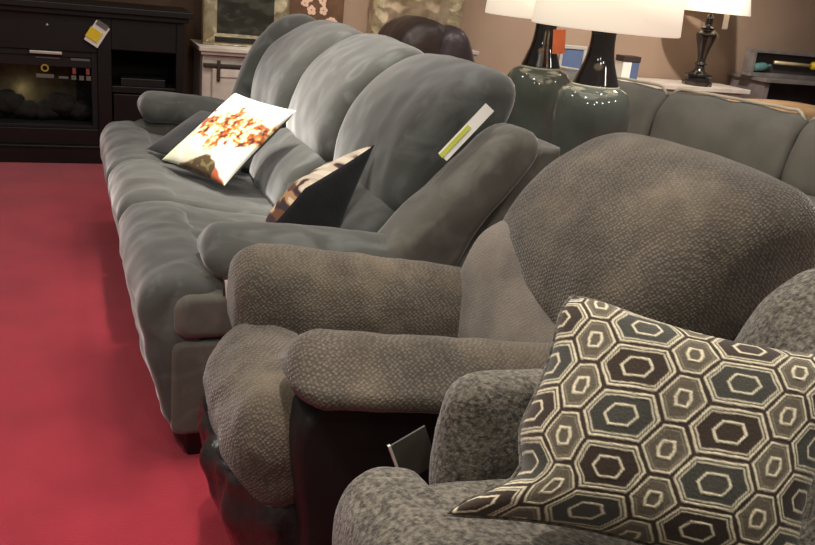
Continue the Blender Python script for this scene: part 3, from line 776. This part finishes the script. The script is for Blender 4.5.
# ------------------------------------------------------------------ second grey sofa behind
s2 = thing('sofa', 'smooth grey-green sofa with cream piping behind the ceramic lamps', 'sofa', (3.745, 3.39, 0), math.radians(20.2))
m2 = M['sofa2']
V0, V1 = -.75, 2.98
bm = B(); loft(bm, [(.05, .08), (.05, .30), (.5, .31), (.9, .31), (.9, .08)], V0, V1, (.02, .02), nv=8); obj('base', bm, m2, s2)
brk = [-.52, .43, 1.42, 2.75]
for i in range(3):
    a, b = brk[i], brk[i+1]
    bm = B(); loft(bm, [(.03, .31), (.0, .40), (.06, .46), (.5, .45), (.55, .31)], a+.003, b-.003, (.03, .03), puff=.01); obj('seat_cushion', bm, m2, s2)
    pr = [(.50, .45), (.49, .60), (.55, .78), (.66, .87), (.76, .875), (.80, .80), (.78, .6), (.72, .45)]
    bm = B(); loft(bm, pr, a+.003, b-.003, (.07, .07), puff=.02, wob=.012, wf=4, seed=i+20, nv=34); bc = obj('back_cushion', bm, m2, s2)
    pts = []
    for k in range(31):
        t_ = k/30; e = min(t_, 1-t_)*(b-a)
        dz = -.055*max(0, 1-e/.07)**2
        pts.append((.70+.004*math.sin(k), a+.02+(b-a-.04)*t_, .917+dz+.004*noise.noise(Vector((k*.4, i, 0)))))
    bm = B(); tube(bm, pts, .011, 10); obj('piping', bm, M['cream'], bc, label='cream piping')
bm = B(); loft(bm, [(.78, .08), (.76, .5), (.80, .80), (.86, .83), (.93, .80), (.95, .08)], V0+.02, V1-.02, (.03, .03)); obj('back_frame', bm, m2, s2)
for a, b in ((V0, V0+.22), (V1-.22, V1)):
    bm = B(); loft(bm, [(a, .08), (a, .5), (a+.03, .6), (a+.11, .63), (b-.03, .6), (b, .5), (b, .08)], .0, .90, (.04, .04), axis='x'); obj('arm', bm, m2, s2)
for u in (.08, .84):
    for v in (V0+.05, V1-.12):
        bm = B(); box(bm, u, u+.07, v, v+.07, 0, .085, .006); obj('foot', bm, M['black'], s2, False)

# ------------------------------------------------------------------ white console table with lamp along the wall
ct = thing('console_table', 'long white console table against the brown back wall', 'table', (4.9, 6.62, 0))
fb('table_top', M['whitecab'], [(3.86, 5.92, 6.36, 6.86, .745, .785)], ct)
fb('apron', M['whitecab'], [(3.92, 5.86, 6.40, 6.84, .62, .745)], ct)
for x in (3.92, 5.78):
    for y in (6.40, 6.77): fb('leg', M['whitecab'], [(x, x+.07, y, y+.07, 0, .62)], ct)
for k in range(3):
    d = fb('drawer', M['whitecab'], [(4.0+k*.62, 4.56+k*.62, 6.388, 6.41, .645, .73)], ct)
    bm = B(); bmesh.ops.create_uvsphere(bm, u_segments=12, v_segments=8, radius=.012); bmesh.ops.translate(bm, verts=bm.verts, vec=(4.28+k*.62, 6.378, .69)); obj('knob', bm, M['ironband'], d, True, False)
bl = thing('table_lamp', 'black turned table lamp with pale shade on the white console table', 'lamp', (5.40, 6.50, .785))
bm = B(); lathe(bm, [(.135, 0), (.135, .035), (.105, .045), (.105, .075), (.12, .085), (.12, .10)], 0, 0, 8); obj('base', bm, M['ceramicb'], bl, False)
pr = smooth_prof([(.10, .10), (.055, .13), (.042, .17), (.055, .19), (.038, .22), (.05, .30), (.085, .42), (.088, .46), (.05, .49), (.06, .51), (.035, .53), (.03, .60), (.012, .63)])
bm = B(); lathe(bm, pr, 0, 0, 32); obj('stem', bm, M['ceramicb'], bl)
bm = B(); lathe(bm, [(.335, .645), (.338, .65), (.27, .98), (.266, .98), (.332, .652)], 0, 0, 48, False); obj('lamp_shade', bm, M['shade'], bl)
bm = B(); tube(bm, [(-.27, 0, .96), (0, 0, .96), (.27, 0, .96)], .004); tube(bm, [(0, 0, .62), (0, 0, .96)], .005); obj('shade_support', bm, M['ironband'], bl)
t = thing('price_tag', 'small white tag hung near the top of the black lamp stem', 'tag', (5.42, 6.38, 1.25))
bm = B(); card(bm, (5.47, 6.40, 1.30), (1, 0, .05), (.12, 0, 1), .06, .13, .003); obj('card', bm, M['white'], t, False, False)
bm = B(); tube(bm, [(5.50, 6.40, 1.43), (5.44, 6.46, 1.45)], .003); obj('string', bm, M['white'], t, True, False)
jb = thing('boxed_candle', 'small white and blue boxed candle with dark lid on the console table', 'candle', (4.62, 6.5, .785))
fb('box', M['white'], [(4.53, 4.62, 6.45, 6.57, .785, .95)], jb); fb('side_band', M['blue'], [(4.62, 4.70, 6.45, 6.57, .785, .95)], jb, label='blue half')
fb('lid', M['ironband'], [(4.525, 4.705, 6.445, 6.575, .95, 1.0)], jb)
pf = thing('photo_frame', 'small silver photo frame with blue picture seen between the ceramic lamps', 'picture', (4.02, 6.5, .785))
fb('frame', M['silver'], [(3.90, 4.16, 6.48, 6.51, .785, .815), (3.90, 4.16, 6.48, 6.51, 1.02, 1.05), (3.90, 3.93, 6.48, 6.51, .815, 1.02), (4.13, 4.16, 6.48, 6.51, .815, 1.02)], pf)
fb('picture', M['blue'], [(3.93, 4.13, 6.49, 6.505, .815, 1.02)], pf, 0); fb('easel', M['black'], [(4.01, 4.05, 6.51, 6.60, .785, .95)], pf)

# ------------------------------------------------------------------ grey cabinet with shadow box
gc = thing('cabinet', 'grey wooden cabinet with open shelf at the right end of the wall', 'cabinet', (6.5, 6.62, 0))
X0, X1 = 6.08, 7.4
fb('top', M['greycab'], [(X0-.03, X1+.03, 6.34, 6.86, .865, .90)], gc)
fb('side', M['greycab'], [(X0, X0+.07, 6.38, 6.84, .05, .865)], gc); fb('side', M['greycab'], [(X1-.07, X1, 6.38, 6.84, .05, .865)], gc)
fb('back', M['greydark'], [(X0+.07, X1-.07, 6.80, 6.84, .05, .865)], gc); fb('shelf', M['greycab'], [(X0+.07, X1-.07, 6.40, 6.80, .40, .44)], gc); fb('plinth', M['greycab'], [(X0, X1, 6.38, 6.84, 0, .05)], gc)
sb = thing('shadow_box', 'shallow grey shadow box standing on the grey cabinet', 'box', (6.4, 6.55, .90))
fb('frame', M['greycab'], [(5.99, 7.2, 6.50, 6.62, .90, .935), (5.99, 7.2, 6.50, 6.62, 1.12, 1.15), (5.99, 6.03, 6.50, 6.62, .935, 1.12), (7.16, 7.2, 6.50, 6.62, .935, 1.12)], sb)
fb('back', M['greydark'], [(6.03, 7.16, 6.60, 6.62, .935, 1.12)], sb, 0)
bt = thing('glass_bottle', 'teal glass bottle lying inside the grey shadow box', 'bottle', (6.15, 6.55, 1.0))
bm = B(); lathe(bm, smooth_prof([(.005, -.09), (.035, -.085), (.04, 0), (.03, .05), (.013, .07), (.013, .11)], 4), 0, 0, 20)
bmesh.ops.rotate(bm, verts=bm.verts, cent=(0, 0, 0), matrix=Matrix.Rotation(PI/2*.9, 3, 'Y')); bmesh.ops.translate(bm, verts=bm.verts, vec=(6.16, 6.555, .99)); obj('bottle', bm, M['teal'], bt, True, False)
bt2 = thing('decorative_rod', 'pale gold rod with a yellow tip inside the grey shadow box', 'decoration', (6.6, 6.55, 1.0))
bm = B(); tube(bm, [(6.30, 6.55, 1.04), (6.78, 6.55, 1.035)], .016, 12); obj('rod', bm, M['gold'], bt2, True, False)
bm = B(); bmesh.ops.create_uvsphere(bm, u_segments=16, v_segments=10, radius=.04); bmesh.ops.translate(bm, verts=bm.verts, vec=(6.80, 6.55, 1.035)); obj('tip', bm, M['yellow'], bt2, True, False)
ot = thing('ottoman', 'tan cloth ottoman behind the grey-green sofa', 'ottoman', (5.65, 5.55, 0))
bm = B(); loft(bm, [(5.2, .45), (5.19, .66), (5.25, .74), (5.7, .76), (6.1, .74), (6.15, .66), (6.14, .45)], 5.35, 5.95, (.06, .06), puff=.01); W(bm, 'cushion', M['tan'], ot)
fb('frame', M['darkwood'], [(5.22, 6.12, 5.38, 5.92, .38, .45)], ot)
for x in (5.24, 6.05):
    for y in (5.4, 5.85): fb('leg', M['darkwood'], [(x, x+.05, y, y+.05, 0, .38)], ot)

# ------------------------------------------------------------------ lights
def area(name, loc, target, e, size, col=(1, .925, .84)):
    l = bpy.data.lights.new(name, 'AREA'); l.energy = e; l.size = size; l.color = col; l.shape = 'DISK'
    o = bpy.data.objects.new(name, l); COL.objects.link(o); o.location = loc
    o.rotation_euler = (Vector(target)-Vector(loc)).to_track_quat('-Z', 'Y').to_euler(); return o
def spot(name, loc, target, e, ang, blend=.6, r=.06, col=(1, .925, .84)):
    l = bpy.data.lights.new(name, 'SPOT'); l.energy = e; l.spot_size = math.radians(ang); l.spot_blend = blend; l.shadow_soft_size = r; l.color = col
    o = bpy.data.objects.new(name, l); COL.objects.link(o); o.location = loc
    o.rotation_euler = (Vector(target)-Vector(loc)).to_track_quat('-Z', 'Y').to_euler(); return o
spot('ceiling_spot', (.3, 3.2, 3.1), (.62, 3.55, .7), 230, 34, .9)
spot('ceiling_spot', (.2, 1.6, 3.1), (.9, 1.3, .8), 170, 62, .9)
spot('ceiling_spot', (.5, 3.4, 3.1), (1.1, 3.6, 1.0), 260, 46, .9)
spot('ceiling_spot', (-.8, .9, 3.1), (-.3, 2.2, 0), 110, 70, .9)
spot('ceiling_spot', (4.2, 4.6, 3.1), (4.8, 6.8, 1.0), 420, 80, .9)
spot('ceiling_spot', (2.6, 3.0, 3.1), (2.4, 3.8, .9), 140, 60, .9)
spot('ceiling_spot', (1.7, 5.0, 3.1), (1.9, 6.6, 1.2), 260, 58, .9)
def point(name, loc, e, r=.05, col=(1, .925, .84)):
    l = bpy.data.lights.new(name, 'POINT'); l.energy = e; l.shadow_soft_size = r; l.color = col
    o = bpy.data.objects.new(name, l); COL.objects.link(o); o.location = loc; return o
point('firebox_lamp', (-.30, 6.55, .44), .35, .05, (1, .85, .5))
for x, y in ((-.6, 4.6), (.9, 4.4), (3.2, 3.0), (4.6, 5.2), (.4, 2.4)): area('ceiling_downlight', (x, y, 3.1), (x, y, 0), 14, .3)
for x, y in ((3.4, .6), (2.2, -.2), (1.2, .4), (.2, -.6), (-.9, .6), (4.6, 1.4)): area('ceiling_downlight', (x, y, 2.9), (x+.3, y+1.2, .9), 8, .22)
area('overhead_fill', (1.0, 2.5, 3.2), (1.0, 2.5, 0), 25, 2.5)  # broad unseen fill added to lift the ambient light, not a fixture

wd = bpy.data.worlds.new('showroom_ambient'); S.world = wd; wd.use_nodes = True
wd.node_tree.nodes['Background'].inputs['Color'].default_value = (1, .93, .86, 1)
wd.node_tree.nodes['Background'].inputs['Strength'].default_value = .12

# ------------------------------------------------------------------ camera
cam = bpy.data.cameras.new('camera'); co = bpy.data.objects.new('camera', cam); COL.objects.link(co)
yw, pt, rl = math.radians(22.7), math.radians(19.0), math.radians(6.0)
fw = Vector((math.sin(yw)*math.cos(pt), math.cos(yw)*math.cos(pt), -math.sin(pt)))
rt = Vector((math.cos(yw), -math.sin(yw), 0)); up = rt.cross(fw)
R = rt*math.cos(rl)+up*math.sin(rl); U = -rt*math.sin(rl)+up*math.cos(rl)
co.matrix_world = Matrix(((R.x, U.x, -fw.x, 0), (R.y, U.y, -fw.y, 0), (R.z, U.z, -fw.z, 1.45), (0, 0, 0, 1)))
cam.sensor_width = 36; cam.sensor_fit = 'HORIZONTAL'; cam.lens = 36*850/815; cam.clip_start = .02
S.camera = co
S.view_settings.view_transform = 'Standard'; S.view_settings.look = 'None'; S.view_settings.gamma = 1; S.view_settings.use_curve_mapping = False
S.view_settings.exposure = 0
